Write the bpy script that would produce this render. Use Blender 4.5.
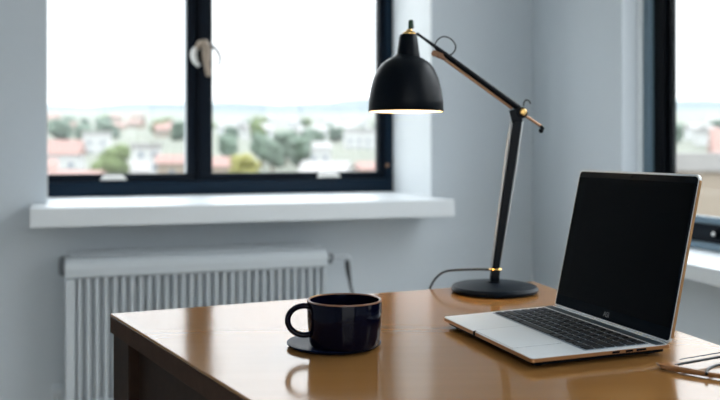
import bpy, bmesh, math, random
from mathutils import Vector, Matrix
random.seed(11)
for o in list(bpy.data.objects): bpy.data.objects.remove(o)
SC = bpy.context.scene
COL = SC.collection
PI = math.pi

# ------------------------------------------------------------------ camera
CAM_Z, DESK_Z, FPX = 0.995, 0.74, 876.0
cd = bpy.data.cameras.new('camera'); cam = bpy.data.objects.new('camera', cd); COL.objects.link(cam)
cam.location = (0, 0, CAM_Z); cam.rotation_euler = (PI/2, 0, 0)
cd.sensor_width = 36; cd.lens = FPX/720*36; cd.shift_y = -50/720
cd.clip_start = 0.02; cd.clip_end = 9000
cd.dof.use_dof = True; cd.dof.focus_distance = 1.17; cd.dof.aperture_fstop = 4.3
SC.camera = cam
# ------------------------------------------------------------------ world: overcast sky, brighter overhead
w = bpy.data.worlds.new('sky'); SC.world = w; w.use_nodes = True
nt = w.node_tree; nt.nodes.clear()
out = nt.nodes.new('ShaderNodeOutputWorld'); bg = nt.nodes.new('ShaderNodeBackground')
tc = nt.nodes.new('ShaderNodeTexCoord'); sep = nt.nodes.new('ShaderNodeSeparateXYZ')
ramp = nt.nodes.new('ShaderNodeValToRGB')
nt.links.new(tc.outputs['Generated'], sep.inputs[0]); nt.links.new(sep.outputs['Z'], ramp.inputs[0])
nt.links.new(ramp.outputs[0], bg.inputs[0]); nt.links.new(bg.outputs[0], out.inputs[0])
cr = ramp.color_ramp
cr.elements[0].position = 0.0; cr.elements[0].color = (0.215, 0.218, 0.221, 1)
cr.elements[1].position = 1.0; cr.elements[1].color = (0.78, 0.82, 0.85, 1)
for p, c in ((0.15, (0.235, 0.239, 0.243, 1)), (0.26, (0.40, 0.41, 0.42, 1)), (0.5, (0.64, 0.67, 0.69, 1))):
    e = cr.elements.new(p); e.color = c
bg.inputs[1].default_value = 8.2
# ------------------------------------------------------------------ view
vs = SC.view_settings
vs.view_transform = 'Standard'; vs.look = 'None'; vs.gamma = 1.0; vs.use_curve_mapping = False
vs.exposure = 0.1
SC.cycles.max_bounces = 10; SC.cycles.diffuse_bounces = 6; SC.cycles.glossy_bounces = 5
SC.cycles.transparent_max_bounces = 16
SC.cycles.sample_clamp_indirect = 6.0

# ------------------------------------------------------------------ helpers
def srgb(r, g, b):
    f = lambda c: (c/12.92 if c <= 0.04045 else ((c+0.055)/1.055)**2.4)
    return (f(r/255), f(g/255), f(b/255), 1)

def mat(name, col, rough=0.5, metal=0.0, ior=1.5, coat=0.0, var=0.06, scale=40, bump=0.0, emit=None, es=0.0, spec=0.5, coat_rough=0.05):
    m = bpy.data.materials.new(name); m.use_nodes = True
    t = m.node_tree; b = t.nodes['Principled BSDF']
    b.inputs['Roughness'].default_value = rough; b.inputs['Metallic'].default_value = metal
    b.inputs['IOR'].default_value = ior; b.inputs['Coat Weight'].default_value = coat
    b.inputs['Coat Roughness'].default_value = coat_rough
    b.inputs['Specular IOR Level'].default_value = spec
    tcn = t.nodes.new('ShaderNodeTexCoord'); n = t.nodes.new('ShaderNodeTexNoise')
    n.inputs['Scale'].default_value = scale; n.inputs['Detail'].default_value = 3
    t.links.new(tcn.outputs['Object'], n.inputs['Vector'])
    mx = t.nodes.new('ShaderNodeMix'); mx.data_type = 'RGBA'
    mx.inputs['A'].default_value = tuple(max(0, c*(1-var)) for c in col[:3])+(1,)
    mx.inputs['B'].default_value = tuple(min(1, c*(1+var)) for c in col[:3])+(1,)
    t.links.new(n.outputs['Fac'], mx.inputs['Factor']); t.links.new(mx.outputs['Result'], b.inputs['Base Color'])
    if bump:
        bp = t.nodes.new('ShaderNodeBump'); bp.inputs['Strength'].default_value = bump; bp.inputs['Distance'].default_value = 0.002
        t.links.new(n.outputs['Fac'], bp.inputs['Height']); t.links.new(bp.outputs['Normal'], b.inputs['Normal'])
    if emit:
        b.inputs['Emission Color'].default_value = emit; b.inputs['Emission Strength'].default_value = es
    return m

def wood(name, c1, c2, rough, ior, coat, rot, coat_ior=1.5, rough_coat=0.05):
    m = bpy.data.materials.new(name); m.use_nodes = True
    t = m.node_tree; b = t.nodes['Principled BSDF']
    tcn = t.nodes.new('ShaderNodeTexCoord'); mp = t.nodes.new('ShaderNodeMapping')
    mp.inputs['Rotation'].default_value = (0, 0, rot); mp.inputs['Scale'].default_value = (1.0, 9, 9)
    n = t.nodes.new('ShaderNodeTexNoise'); n.inputs['Scale'].default_value = 5; n.inputs['Detail'].default_value = 3; n.inputs['Distortion'].default_value = 0.6
    wv = t.nodes.new('ShaderNodeTexNoise'); wv.inputs['Scale'].default_value = 13; wv.inputs['Detail'].default_value = 2
    t.links.new(tcn.outputs['Object'], mp.inputs[0]); t.links.new(mp.outputs[0], n.inputs['Vector']); t.links.new(mp.outputs[0], wv.inputs['Vector'])
    ad = t.nodes.new('ShaderNodeMix'); ad.inputs['Factor'].default_value = 0.15
    t.links.new(n.outputs['Fac'], ad.inputs['A']); t.links.new(wv.outputs['Fac'], ad.inputs['B'])
    r = t.nodes.new('ShaderNodeValToRGB'); r.color_ramp.elements[0].position = 0.3; r.color_ramp.elements[1].position = 0.7
    r.color_ramp.elements[0].color = c1; r.color_ramp.elements[1].color = c2
    t.links.new(ad.outputs[0], r.inputs[0]); t.links.new(r.outputs[0], b.inputs['Base Color'])
    b.inputs['Roughness'].default_value = rough; b.inputs['IOR'].default_value = ior
    b.inputs['Coat Weight'].default_value = coat; b.inputs['Coat IOR'].default_value = coat_ior; b.inputs['Coat Roughness'].default_value = rough_coat
    return m

def glass(name, tint=(0.97, 0.985, 0.99, 1)):
    m = bpy.data.materials.new(name); m.use_nodes = True
    t = m.node_tree; t.nodes.clear()
    o = t.nodes.new('ShaderNodeOutputMaterial'); tr = t.nodes.new('ShaderNodeBsdfTransparent'); gl = t.nodes.new('ShaderNodeBsdfGlossy')
    lw_ = t.nodes.new('ShaderNodeLayerWeight'); pw = t.nodes.new('ShaderNodeMath'); pw.operation = 'POWER'; pw.inputs[1].default_value = 5
    fr = t.nodes.new('ShaderNodeMath'); fr.operation = 'MULTIPLY_ADD'; fr.inputs[1].default_value = 0.6; fr.inputs[2].default_value = 0.02
    t.links.new(lw_.outputs['Facing'], pw.inputs[0]); t.links.new(pw.outputs[0], fr.inputs[0]); mx = t.nodes.new('ShaderNodeMixShader'); gl.inputs['Roughness'].default_value = 0.0; tr.inputs[0].default_value = tint
    t.links.new(fr.outputs[0], mx.inputs[0]); t.links.new(tr.outputs[0], mx.inputs[1]); t.links.new(gl.outputs[0], mx.inputs[2])
    t.links.new(mx.outputs[0], o.inputs[0])
    return m

def prism(bm, bottom, top, bevel=0.0, seg=2):
    """solid between two matching loops of points"""
    vb = [bm.verts.new(p) for p in bottom]; vt = [bm.verts.new(p) for p in top]
    n = len(vb); fs = [bm.faces.new(vb[::-1]), bm.faces.new(vt)]
    for i in range(n): fs.append(bm.faces.new((vb[i], vb[(i+1) % n], vt[(i+1) % n], vt[i])))
    bmesh.ops.recalc_face_normals(bm, faces=fs)
    if bevel:
        es = list({e for f in fs for e in f.edges})
        bmesh.ops.bevel(bm, geom=es, offset=bevel, segments=seg, profile=0.5, affect='EDGES', clamp_overlap=True)
    return fs

def quad_slab(bm, pts, z0, z1, bevel=0.0, seg=2):
    prism(bm, [(p[0], p[1], z0) for p in pts], [(p[0], p[1], z1) for p in pts], bevel, seg)

def box(bm, x0, x1, y0, y1, z0, z1, bevel=0.0, M=None):
    pts = [Vector((x0, y0, 0)), Vector((x1, y0, 0)), Vector((x1, y1, 0)), Vector((x0, y1, 0))]
    b = [p+Vector((0, 0, z0)) for p in pts]; t = [p+Vector((0, 0, z1)) for p in pts]
    if M: b = [M @ p for p in b]; t = [M @ p for p in t]
    prism(bm, b, t, bevel)

def lathe(bm, prof, c, n=64, close=False, M=None):
    """profile of (radius, height) turned round the vertical through c"""
    rings = []
    for r, z in prof:
        if r < 1e-6: rings.append([bm.verts.new((0, 0, z))])
        else: rings.append([bm.verts.new((r*math.cos(2*PI*i/n), r*math.sin(2*PI*i/n), z)) for i in range(n)])
    vs_ = [v for r in rings for v in r]; fs = []
    pairs = list(zip(rings[:-1], rings[1:]))
    if close: pairs.append((rings[-1], rings[0]))
    for a, b in pairs:
        for i in range(n):
            j = (i+1) % n
            if len(a) == 1 and len(b) == 1: continue
            if len(a) == 1: fs.append(bm.faces.new((a[0], b[i], b[j])))
            elif len(b) == 1: fs.append(bm.faces.new((a[i], b[0], a[j])))
            else: fs.append(bm.faces.new((a[i], b[i], b[j], a[j])))
    T = Matrix.Translation(Vector(c))
    if M: T = T @ M
    for v in vs_: v.co = T @ v.co
    bmesh.ops.recalc_face_normals(bm, faces=fs)

def smooth_path(pts, k=6):
    P = [Vector(p) for p in pts]; o_ = []
    for i in range(len(P)-1):
        p0 = P[max(0, i-1)]; p1 = P[i]; p2 = P[i+1]; p3 = P[min(len(P)-1, i+2)]
        for j in range(k):
            t = j/k
            o_.append(0.5*((2*p1)+(p2-p0)*t+(2*p0-5*p1+4*p2-p3)*t*t+(3*p1-p0-3*p2+p3)*t**3))
    o_.append(P[-1]); return o_

def tube(bm, pts, r, n=12, smooth=False, k=6, flat=1.0, closed=False):
    """round bar along points; r a number or one per point"""
    P = [Vector(p) for p in pts]
    R = list(r) if hasattr(r, '__len__') else [r]*len(P)
    if smooth:
        Q = smooth_path(P, k); m = len(P)-1
        RR = []
        for i in range(len(Q)):
            t = min(i/k, m-1e-9); a = int(t); RR.append(R[a]+(R[a+1]-R[a])*(t-a))
        P, R = Q, RR
    rings = []; prev = None; fs = []
    for i, p in enumerate(P):
        if closed: d = P[(i+1) % len(P)]-P[i-1]
        else: d = P[min(i+1, len(P)-1)]-P[max(i-1, 0)]
        d.normalize()
        if prev is None:
            a = Vector((0, 0, 1)) if abs(d.z) < 0.9 else Vector((0, 1, 0))
            x = d.cross(a).normalized()
        else:
            x = (prev-d*prev.dot(d)).normalized()
        prev = x; y = d.cross(x)
        rings.append([bm.verts.new(p+x*(R[i]*math.cos(2*PI*j/n))+y*(R[i]*flat*math.sin(2*PI*j/n))) for j in range(n)])
    prs = list(zip(rings[:-1], rings[1:]))
    if closed: prs.append((rings[-1], rings[0]))
    for a, b in prs:
        for j in range(n):
            fs.append(bm.faces.new((a[j], a[(j+1) % n], b[(j+1) % n], b[j])))
    if not closed:
        fs.append(bm.faces.new(rings[0][::-1])); fs.append(bm.faces.new(rings[-1]))
    bmesh.ops.recalc_face_normals(bm, faces=fs)

def ball(bm, c, r, sub=3, sc=(1, 1, 1), jitter=0.0, rnd=None):
    g = bmesh.ops.create_icosphere(bm, subdivisions=sub, radius=r)
    for v in g['verts']:
        f = 1+(rnd.uniform(-jitter, jitter) if rnd else 0)
        v.co = Vector((v.co.x*sc[0]*f, v.co.y*sc[1]*f, v.co.z*sc[2]*f))+Vector(c)

def obj(name, bm, m, parent=None, smooth=True, angle=35):
    """links the bmesh (built in world coordinates) as ONE mesh object"""
    off = Vector((0, 0, 0)); q = parent
    while q: off += q.location; q = q.parent
    if parent:
        for v in bm.verts: v.co -= off
    me = bpy.data.meshes.new(name); bm.to_mesh(me); bm.free()
    ar = [p.area for p in me.polygons]
    if max(ar) > 0.2*sum(ar): smooth = False            # flat slabs keep flat faces
    if smooth:
        me.polygons.foreach_set('use_smooth', [True]*len(me.polygons)); me.set_sharp_from_angle(angle=math.radians(angle))
    me.materials.append(m)
    o = bpy.data.objects.new(name, me); COL.objects.link(o)
    if parent: o.parent = parent
    return o

def tag(o, label=None, cat=None, group=None, kind=None):
    if label: o['label'] = label
    if cat: o['category'] = cat
    if group: o['group'] = group
    if kind: o['kind'] = kind
    return o

def thing(name, loc, label, cat, group=None, kind=None):
    o = bpy.data.objects.new(name, None); COL.objects.link(o); o.location = loc; o.empty_display_size = 0.05
    return tag(o, label, cat, group, kind)

def copy_tree(o, parent=None):
    c = o.copy(); COL.objects.link(c); c.parent = parent
    for ch in [q for q in bpy.data.objects if q.parent == o]: copy_tree(ch, c)
    return c

def V(px, py, d):                      # point seen at a photo pixel, at depth d
    return Vector(((px-360)/FPX*d, d, CAM_Z-(py-150)/FPX*d))
def onz(px, py, z=DESK_Z):             # point seen at a photo pixel, on the level z
    return V(px, py, FPX*(CAM_Z-z)/(py-150))

# ------------------------------------------------------------------ the two walls' own frames
CX, CY = 0.3436, 1.75                                              # the room corner
TB, TR = math.radians(19.5), math.radians(13.5)
UB = Vector((-math.cos(TB), -math.sin(TB), 0)); NB = Vector((math.sin(TB), -math.cos(TB), 0))     # along back wall, into room
UR = Vector((math.sin(TR), -math.cos(TR), 0)); NR = Vector((-math.cos(TR), -math.sin(TR), 0))     # along right wall, into room
C0 = Vector((CX, CY, 0))
RS = 2.1                               # the room's lengths below are in units of RS metres, heights from eye level
EYE = Vector((0, 0, CAM_Z))
def PB(s, p, z): return EYE+(C0+UB*s+NB*p+Vector((0, 0, z))-EYE)*RS
def PR(t, p, z): return EYE+(C0+UR*t+NR*p+Vector((0, 0, z))-EYE)*RS
def ZU(z): return CAM_Z+(z-CAM_Z)/RS
FLOOR, CEIL = ZU(0), ZU(2.75)
SCL = Matrix.Scale(RS, 4)
def along(px, p, U, N):                # distance along a wall of the point in the plane p seen at px
    k = (px-360)/FPX; o = C0+N*p
    return (k*o.y-o.x)/(U.x-k*U.y)
def sB(px, p): return along(px, p, UB, NB)
def tR(px, p): return along(px, p, UR, NR)
def wbox(bm, F, s0, s1, p0, p1, z0, z1, bevel=0.0):
    prism(bm, [F(s0, p0, z0), F(s1, p0, z0), F(s1, p1, z0), F(s0, p1, z0)],
          [F(s0, p0, z1), F(s1, p0, z1), F(s1, p1, z1), F(s0, p1, z1)], bevel)

# ------------------------------------------------------------------ materials
M = {}
M['wall'] = mat('wall_paint', (0.615, 0.665, 0.708, 1), 0.75, var=0.02, scale=60, bump=0.05)
M['ceiling'] = mat('ceiling_paint', (0.72, 0.73, 0.74, 1), 0.8, var=0.02)
M['floor'] = wood('floor_boards', (0.50, 0.44, 0.37, 1), (0.60, 0.53, 0.45, 1), 0.4, 1.5, 0.0, 0.3)
M['sill'] = mat('white_lacquer', (0.72, 0.75, 0.77, 1), 0.35, var=0.02)
M['frame'] = mat('dark_blue_frame', srgb(15, 34, 50), 0.45, spec=0.12, var=0.1, scale=20)
M['sash'] = mat('dark_blue_sash', srgb(7, 17, 28), 0.45, spec=0.1, var=0.1, scale=20)
M['steelframe'] = mat('blue_grey_aluminium', srgb(105, 128, 143), 0.4, var=0.05)
M['black'] = mat('black_frame', (0.002, 0.003, 0.005, 1), 0.45, spec=0.05)
M['spacer'] = mat('white_spacer', (0.8, 0.84, 0.86, 1), 0.4)
M['nickel'] = mat('brushed_nickel', (0.34, 0.27, 0.21, 1), 0.42, 0.55, var=0.08)
M['pale_metal'] = mat('pale_metal', (0.82, 0.80, 0.77, 1), 0.4, 0.2)
M['wire'] = mat('dark_wire', (0.05, 0.055, 0.06, 1), 0.5)
M['glass'] = glass('window_glass')
M['rad'] = mat('radiator_enamel', (0.53, 0.57, 0.60, 1), 0.32, var=0.02)
M['radgrey'] = mat('radiator_grey_plastic', (0.16, 0.18, 0.2, 1), 0.45)
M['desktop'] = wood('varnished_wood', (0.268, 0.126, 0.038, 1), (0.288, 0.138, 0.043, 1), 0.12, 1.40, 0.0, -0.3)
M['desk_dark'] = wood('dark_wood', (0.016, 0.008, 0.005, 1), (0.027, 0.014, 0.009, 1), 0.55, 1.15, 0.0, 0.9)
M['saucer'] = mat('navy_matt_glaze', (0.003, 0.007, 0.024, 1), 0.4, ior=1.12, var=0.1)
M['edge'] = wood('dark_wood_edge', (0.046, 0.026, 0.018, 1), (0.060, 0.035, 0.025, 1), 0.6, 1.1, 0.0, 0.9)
M['navy'] = mat('navy_glaze', (0.0012, 0.0017, 0.008, 1), 0.12, spec=0.14, var=0.1)
M['rim'] = mat('brown_rim_glaze', (0.16, 0.065, 0.03, 1), 0.3)
M['lamp'] = mat('lamp_black_blue', (0.0012, 0.003, 0.006, 1), 0.36, ior=1.22, var=0.1)
M['lampbase'] = mat('lamp_base_enamel', (0.002, 0.005, 0.010, 1), 0.4, ior=1.2, var=0.1)
M['shadein'] = mat('shade_white_inside', (0.85, 0.80, 0.72, 1), 0.6)
M['brass'] = mat('brass', (0.72, 0.45, 0.16, 1), 0.25, 1.0)
M['copper'] = mat('copper', (0.42, 0.24, 0.14, 1), 0.4, 0.7)
M['bronze'] = mat('dark_bronze', (0.20, 0.105, 0.06, 1), 0.4, 0.6)
M['silver_rod'] = mat('steel_rod', (0.50, 0.52, 0.53, 1), 0.35, 0.35)
M['green'] = mat('green_enamel', (0.012, 0.05, 0.025, 1), 0.35)
M['bulb'] = mat('lit_bulb', (1, 0.9, 0.7, 1), 0.5, emit=(1.0, 0.72, 0.40, 1), es=45)
M['silver'] = mat('laptop_silver', (0.74, 0.775, 0.80, 1), 0.38, 0.25, var=0.02)
M['rimsilver'] = mat('laptop_pale_rim', (0.72, 0.75, 0.78, 1), 0.35, 0.1, var=0.02)
M['deck'] = mat('laptop_trackpad', (0.75, 0.79, 0.82, 1), 0.35, 0.15, var=0.02)
M['groove'] = mat('laptop_groove', (0.10, 0.12, 0.14, 1), 0.5)
M['gold'] = mat('laptop_champagne_edge', (0.50, 0.27, 0.12, 1), 0.3, 0.85, var=0.03)
M['deckreflect'] = mat('dark_screen_reflection', (0.030, 0.050, 0.070, 1), 0.45, ior=1.3)  # tone of the black screen mirrored in the deck, put in as colour
M['hingelight'] = mat('hinge_barrel', (0.22, 0.28, 0.33, 1), 0.4, 0.2)
M['key'] = mat('black_keys', (0.003, 0.005, 0.009, 1), 0.45, spec=0.2)
M['well'] = mat('keyboard_well', (0.20, 0.25, 0.31, 1), 0.4, 0.2)
M['screen'] = mat('black_glass', (0.0008, 0.0014, 0.0022, 1), 0.07, ior=1.13, var=0.05)
M['bezel'] = mat('black_bezel', (0.003, 0.006, 0.010, 1), 0.3, ior=1.09)
M['logo'] = mat('grey_print', (0.16, 0.18, 0.2, 1), 0.5)
M['amber'] = mat('amber_acetate', (0.30, 0.13, 0.045, 1), 0.25, var=0.5, scale=90)
M['darkrim'] = mat('black_acetate', (0.002, 0.002, 0.002, 1), 0.4, spec=0.15)

# ------------------------------------------------------------------ the room
OP_R, OP_L = sB(432, 0), sB(46, 0)                # window 1 opening along the back wall
REC = -0.197                                      # window plane, behind the wall face
SILL1 = CAM_Z-0.0882
WTOP = ZU(2.5)
bm = bmesh.new()
OUTB = -0.234
sE = 1.75
z0o, z1o = SILL1-0.03, WTOP
for a, b, c, d, pa, pb in ((-0.0, OP_R, FLOOR, CEIL, REC, 0), (OP_L, sE, FLOOR, CEIL, REC, 0), (OP_R, OP_L, FLOOR, z0o, REC, 0), (OP_R, OP_L, z1o, CEIL, REC, 0),
                           (-0.0, OP_R, FLOOR, CEIL, OUTB, REC), (OP_L+0.10, sE, FLOOR, CEIL, OUTB, REC), (OP_R, OP_L+0.10, FLOOR, SILL1-0.001, OUTB, REC), (OP_R, OP_L+0.10, z1o+0.03, CEIL, OUTB, REC)):
    wbox(bm, PB, a, b, pb, pa, c, d)
tag(obj('wall_back', bm, M['wall'], smooth=False), 'pale blue-grey painted wall holding the two-pane window above the radiator', 'wall', kind='structure')

T0 = tR(622, 0); T1 = 1.5; REC2 = -0.036
SILL2 = CAM_Z-0.1445; OUTR = -0.058
tE = 2.6
bm = bmesh.new()
for a, b, c, d, pa, pb in ((0, T0, FLOOR, CEIL, REC2, 0), (T1, tE, FLOOR, CEIL, REC2, 0), (T0, T1, FLOOR, SILL2-0.0205, REC2, 0), (T0, T1, WTOP, CEIL, REC2, 0),
                           (0, T0-0.05, FLOOR, CEIL, OUTR, REC2), (T1+0.02, tE, FLOOR, CEIL, OUTR, REC2), (T0-0.05, T1+0.02, FLOOR, SILL2-0.022, OUTR, REC2), (T0-0.05, T1+0.02, WTOP+0.02, CEIL, OUTR, REC2)):
    wbox(bm, PR, a, b, pb, pa, c, d)
tag(obj('wall_right', bm, M['wall'], smooth=False), 'pale blue-grey painted wall behind the laptop, meeting the window wall in the corner', 'wall', kind='structure')

GZ = lambda p, z: Vector((p.x, p.y, z))
Lc, Rb, C1 = PB(sE, 0, CAM_Z), PR(tE, 0, CAM_Z), PB(0, 0, CAM_Z)
Lb = Rb+Vector((-3.3, 0.45, 0))
bm = bmesh.new(); quad_slab(bm, [Lc, Lb, Lb+Vector((-0.15, 0, 0)), Lc+UB*0.15], 0, 2.75)
tag(obj('wall_left', bm, M['wall'], smooth=False), 'side wall of the room away from the desk', 'wall', kind='structure')
bm = bmesh.new(); e3 = (Rb-Lb).normalized(); n3 = Vector((e3.y, -e3.x, 0)); w3 = (Rb-Lb).length
def PF(s, p, z): return Lb+e3*s+n3*p+Vector((0, 0, z-CAM_Z))
a3, b3 = w3-2.35, w3-0.25
for q in ((0, a3, 0, 2.75), (b3, w3, 0, 2.75), (a3, b3, 0, 0.25), (a3, b3, 2.2, 2.75)): wbox(bm, PF, q[0], q[1], 0.2, 0, q[2], q[3])
tag(obj('wall_front', bm, M['wall'], smooth=False), 'wall of the room behind the viewer', 'wall', kind='structure')
W3 = thing('fill_window', PF((a3+b3)/2, 0.1, 0.25), 'added fill-light window in the wall behind the viewer', 'window', kind='structure')  # added out of view, to brighten the wall under the sill
bm = bmesh.new()
for q in ((a3, a3+0.06, 0.25, 2.2), (b3-0.06, b3, 0.25, 2.2), (a3+0.06, b3-0.06, 0.25, 0.32), (a3+0.06, b3-0.06, 2.13, 2.2)): wbox(bm, PF, q[0], q[1], 0.16, 0.09, q[2], q[3])
obj('window_frame', bm, M['frame'], W3)
bm = bmesh.new(); wbox(bm, PF, a3+0.055, b3-0.055, 0.13, 0.124, 0.315, 2.135); obj('pane', bm, M['glass'], W3)
bm = bmesh.new(); quad_slab(bm, [C1, Lc, Lb, Rb], -0.1, 0)
tag(obj('floor', bm, M['floor'], smooth=False), 'pale wooden floor under the desk', 'floor', kind='structure')
bm = bmesh.new(); quad_slab(bm, [C1, Lc, Lb, Rb], 2.75, 2.85)
tag(obj('ceiling', bm, M['ceiling'], smooth=False), 'white painted ceiling of the room', 'ceiling', kind='structure')

# ---- window 1
W1 = thing('window_1', PB((OP_R+OP_L)/2, REC, SILL1), 'dark blue two-pane window above the radiator with a nickel handle', 'window', kind='structure')
FB, FT = SILL1, WTOP+0.03
pf, pk = REC-0.0005, REC-0.034
fl, fr_ = OP_L+0.09, OP_R+0.001
m_l, m_r = sB(187, REC), sB(213, REC)            # the two meeting stiles
mid = sB(198, REC)
st_r = sB(380, REC)
bm = bmesh.new()                                 # fixed outer frame
wbox(bm, PB, fr_, fl, pf, pk, FB, FB+0.027, 0.002)
wbox(bm, PB, fr_, fl, pf, pk, FT-0.03, FT, 0.002)
wbox(bm, PB, fr_, fr_+(st_r-fr_)*0.55, pf, pk, FB+0.027, FT-0.03, 0.002)
wbox(bm, PB, fl-0.04, fl, pf, pk, FB+0.027, FT-0.03, 0.002)
obj('window_frame', bm, M['frame'], W1)
def sash(a, b, la, lb):                           # a < b along the wall; stile widths la, lb
    bm = bmesh.new(); q0, q1 = pf-0.005, pk+0.006
    zb, zt = FB+0.0275, FT-0.0305
    wbox(bm, PB, a, b, q0, q1, zb, zb+0.015, 0.0015); wbox(bm, PB, a, b, q0, q1, zt-0.03, zt, 0.0015)
    wbox(bm, PB, a, a+la, q0, q1, zb+0.015, zt-0.03, 0.0015); wbox(bm, PB, b-lb, b, q0, q1, zb+0.015, zt-0.03, 0.0015)
    s_ = obj('sash', bm, M['sash'], W1)
    bm = bmesh.new(); wbox(bm, PB, a+la-0.002, b-lb+0.002, q0-0.006, q0-0.008, zb+0.014, zt-0.029)
    obj('pane', bm, M['glass'], s_)
    return s_
SL = sash(mid+0.0006, fl-0.0405, m_l-mid-0.0006, 0.03)
SR = sash(fr_+(st_r-fr_)*0.55+0.0006, mid-0.0006, (st_r-fr_)*0.45, mid-m_r-0.0006)
bm = bmesh.new(); wbox(bm, PB, m_l+0.0002, sB(183.6, REC-0.02), pf-0.0055, pf-0.0105, FB+0.043, FT-0.062, 0.0006)
obj('glazing_bead', bm, M['spacer'], SL)
bm = bmesh.new(); wbox(bm, PB, mid-0.002, mid+0.0026, pf+0.001, pf-0.0045, FB+0.03, FT-0.032, 0.0005)
obj('meeting_strip', bm, M['black'], W1)
# handle
HP = REC+0.02
def HB(px, py, p):
    s = sB(px, p); q = PB(s, p, 0); return V(px, py, q.y)
def HZ(px, py, p): q = HB(px, py, p); return ZU(q.z)
hd = thing('window_handle', HB(200, 56, HP), None, None); hd.parent = W1; hd.location = HB(200, 56, HP)-W1.location
bm = bmesh.new()
q = [HB(198, 47, HP-0.006), HB(194.5, 51, HP-0.006), HB(194, 57, HP-0.006), HB(196.5, 63, HP-0.006), HB(200, 65.5, HP-0.006)]
tube(bm, q, [RS*r for r in [0.004, 0.0058, 0.0066, 0.0055, 0.003]], smooth=True)
obj('rosette', bm, M['pale_metal'], hd)
bm = bmesh.new()
q = [HB(197, 48, HP), HB(200, 44, HP+0.006), HB(204.5, 43.5, HP+0.009), HB(206, 49, HP+0.011), HB(206, 57, HP+0.012), HB(207, 65, HP+0.012), HB(208.3, 74, HP+0.012)]
tube(bm, q, [RS*r for r in [0.004, 0.0056, 0.0075, 0.0078, 0.007, 0.006, 0.0052]], smooth=True)
bmesh.ops.create_icosphere(bm, subdivisions=2, radius=0.0053*RS, matrix=Matrix.Translation(HB(208.3, 74, HP+0.012)))
obj('lever', bm, M['nickel'], hd)
bm = bmesh.new()
tube(bm, [HB(206, 44, HP+0.006), HB(212, 46, HP+0.008), HB(217, 50.5, HP+0.009), HB(220, 57, HP+0.009), HB(220, 62, HP+0.009), HB(217, 67.5, HP+0.008)], [RS*r for r in (0.003, 0.0031, 0.0029, 0.0026, 0.0022, 0.0014)], smooth=True)
obj('hook', bm, M['wire'], hd)
bm = bmesh.new(); wbox(bm, PB, m_r+0.008, m_r+0.02, HP+0.004, REC+0.0006, HZ(204, 62, REC), HZ(204, 48, REC), 0.002)
obj('spindle', bm, M['nickel'], hd)
for px, py in ((113.5, 177.6), (328.5, 175.0)):
    s = sB(px, REC+0.003); z = HZ(px, py, REC); bm = bmesh.new()
    prism(bm, [PB(s+d, p, z-0.0045) for d, p in ((-0.025, REC+0.0005), (0.025, REC+0.0005), (0.025, REC+0.012), (-0.025, REC+0.012))],
          [PB(s+d, p, z+0.005) for d, p in ((-0.017, REC-0.004), (0.017, REC-0.004), (0.017, REC+0.008), (-0.017, REC+0.008))], 0.0015)
    obj('window_catch', bm, M['pale_metal'], W1)
bm = bmesh.new(); wbox(bm, PB, sB(388.3, REC), sB(386, REC), REC+0.003, REC-0.001, HZ(387, 167, REC), HZ(387, 163.5, REC), 0.0008)
obj('hinge_pin', bm, M['copper'], W1)
# sill
SP = 0.125
bm = bmesh.new()
a, b = sB(455, SP), sB(29.7, SP)
prism(bm, [PB(a, 0.0005, SILL1-0.0295), PB(b, 0.0005, SILL1-0.0295), PB(b, SP, SILL1-0.0295), PB(a, SP, SILL1-0.0295)],
      [PB(a, 0.0005, SILL1), PB(b, 0.0005, SILL1), PB(b, SP, SILL1), PB(a, SP, SILL1)], 0.002)
wbox(bm, PB, OP_R+0.0005, OP_L-0.0005, 0.006, REC+0.0005, SILL1-0.0295, SILL1-0.0002)
obj('window_sill', bm, M['sill'], W1)
# white plaster reveals (jambs, head)
bm = bmesh.new()
wbox(bm, PB, OP_R+0.0002, OP_R+0.0022, -0.0005, REC+0.0005, SILL1+0.0002, WTOP-0.0005)
wbox(bm, PB, OP_L-0.0022, OP_L-0.0002, -0.0005, REC+0.0005, SILL1+0.0002, WTOP-0.0005)
wbox(bm, PB, OP_R+0.0022, OP_L-0.0022, -0.0005, REC+0.0005, WTOP-0.003, WTOP-0.0005)
obj('window_reveal', bm, M['sill'], W1)

# ---- window 2
W2 = thing('window_2', PR((T0+T1)/2, REC2, SILL2), 'black framed window in the wall behind the laptop', 'window', kind='structure')
g0, g1 = REC2-0.0005, REC2-0.022
ts0, ts1, ts2 = T0-0.045, tR(652, REC2-0.004), tR(673, REC2-0.01)
FB2, FT2 = SILL2+0.0005, WTOP+0.019
bm = bmesh.new()
wbox(bm, PR, ts0, ts1, g0, g1, FB2, FT2, 0.001); wbox(bm, PR, T1, T1+0.019, g0, g1, FB2, FT2, 0.001)
wbox(bm, PR, ts1, T1, g0, g1, FT2-0.03, FT2, 0.001); wbox(bm, PR, ts1, T1, g0, g1, FB2, FB2+0.010, 0.002)
obj('window_frame', bm, M['steelframe'], W2)
bm = bmesh.new(); q0, q1 = g0-0.006, g1+0.006
zt = FT2-0.0305; zb = FB2+0.0105; tm = T0+0.7
wbox(bm, PR, ts1+0.0005, ts1+(ts2-ts1)*0.62, q0, q1, zb, zt, 0.002); wbox(bm, PR, ts1+(ts2-ts1)*0.62, ts2, q0-0.006, q1, zb, zt, 0.0015)
wbox(bm, PR, T1-0.05, T1-0.0005, q0, q1, zb, zt, 0.002); [wbox(bm, PR, q, q+0.05, q0, q1, zb, zt, 0.002) for q in (tm,)]
wbox(bm, PR, ts2, T1-0.05, q0, q1, zt-0.04, zt, 0.002)
sb = obj('sash', bm, M['black'], W2)
bm = bmesh.new(); wbox(bm, PR, ts2, T1-0.05, q0, q1, zb, zb+0.026, 0.002)
rl = obj('bottom_rail', bm, M['sash'], W2)
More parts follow.
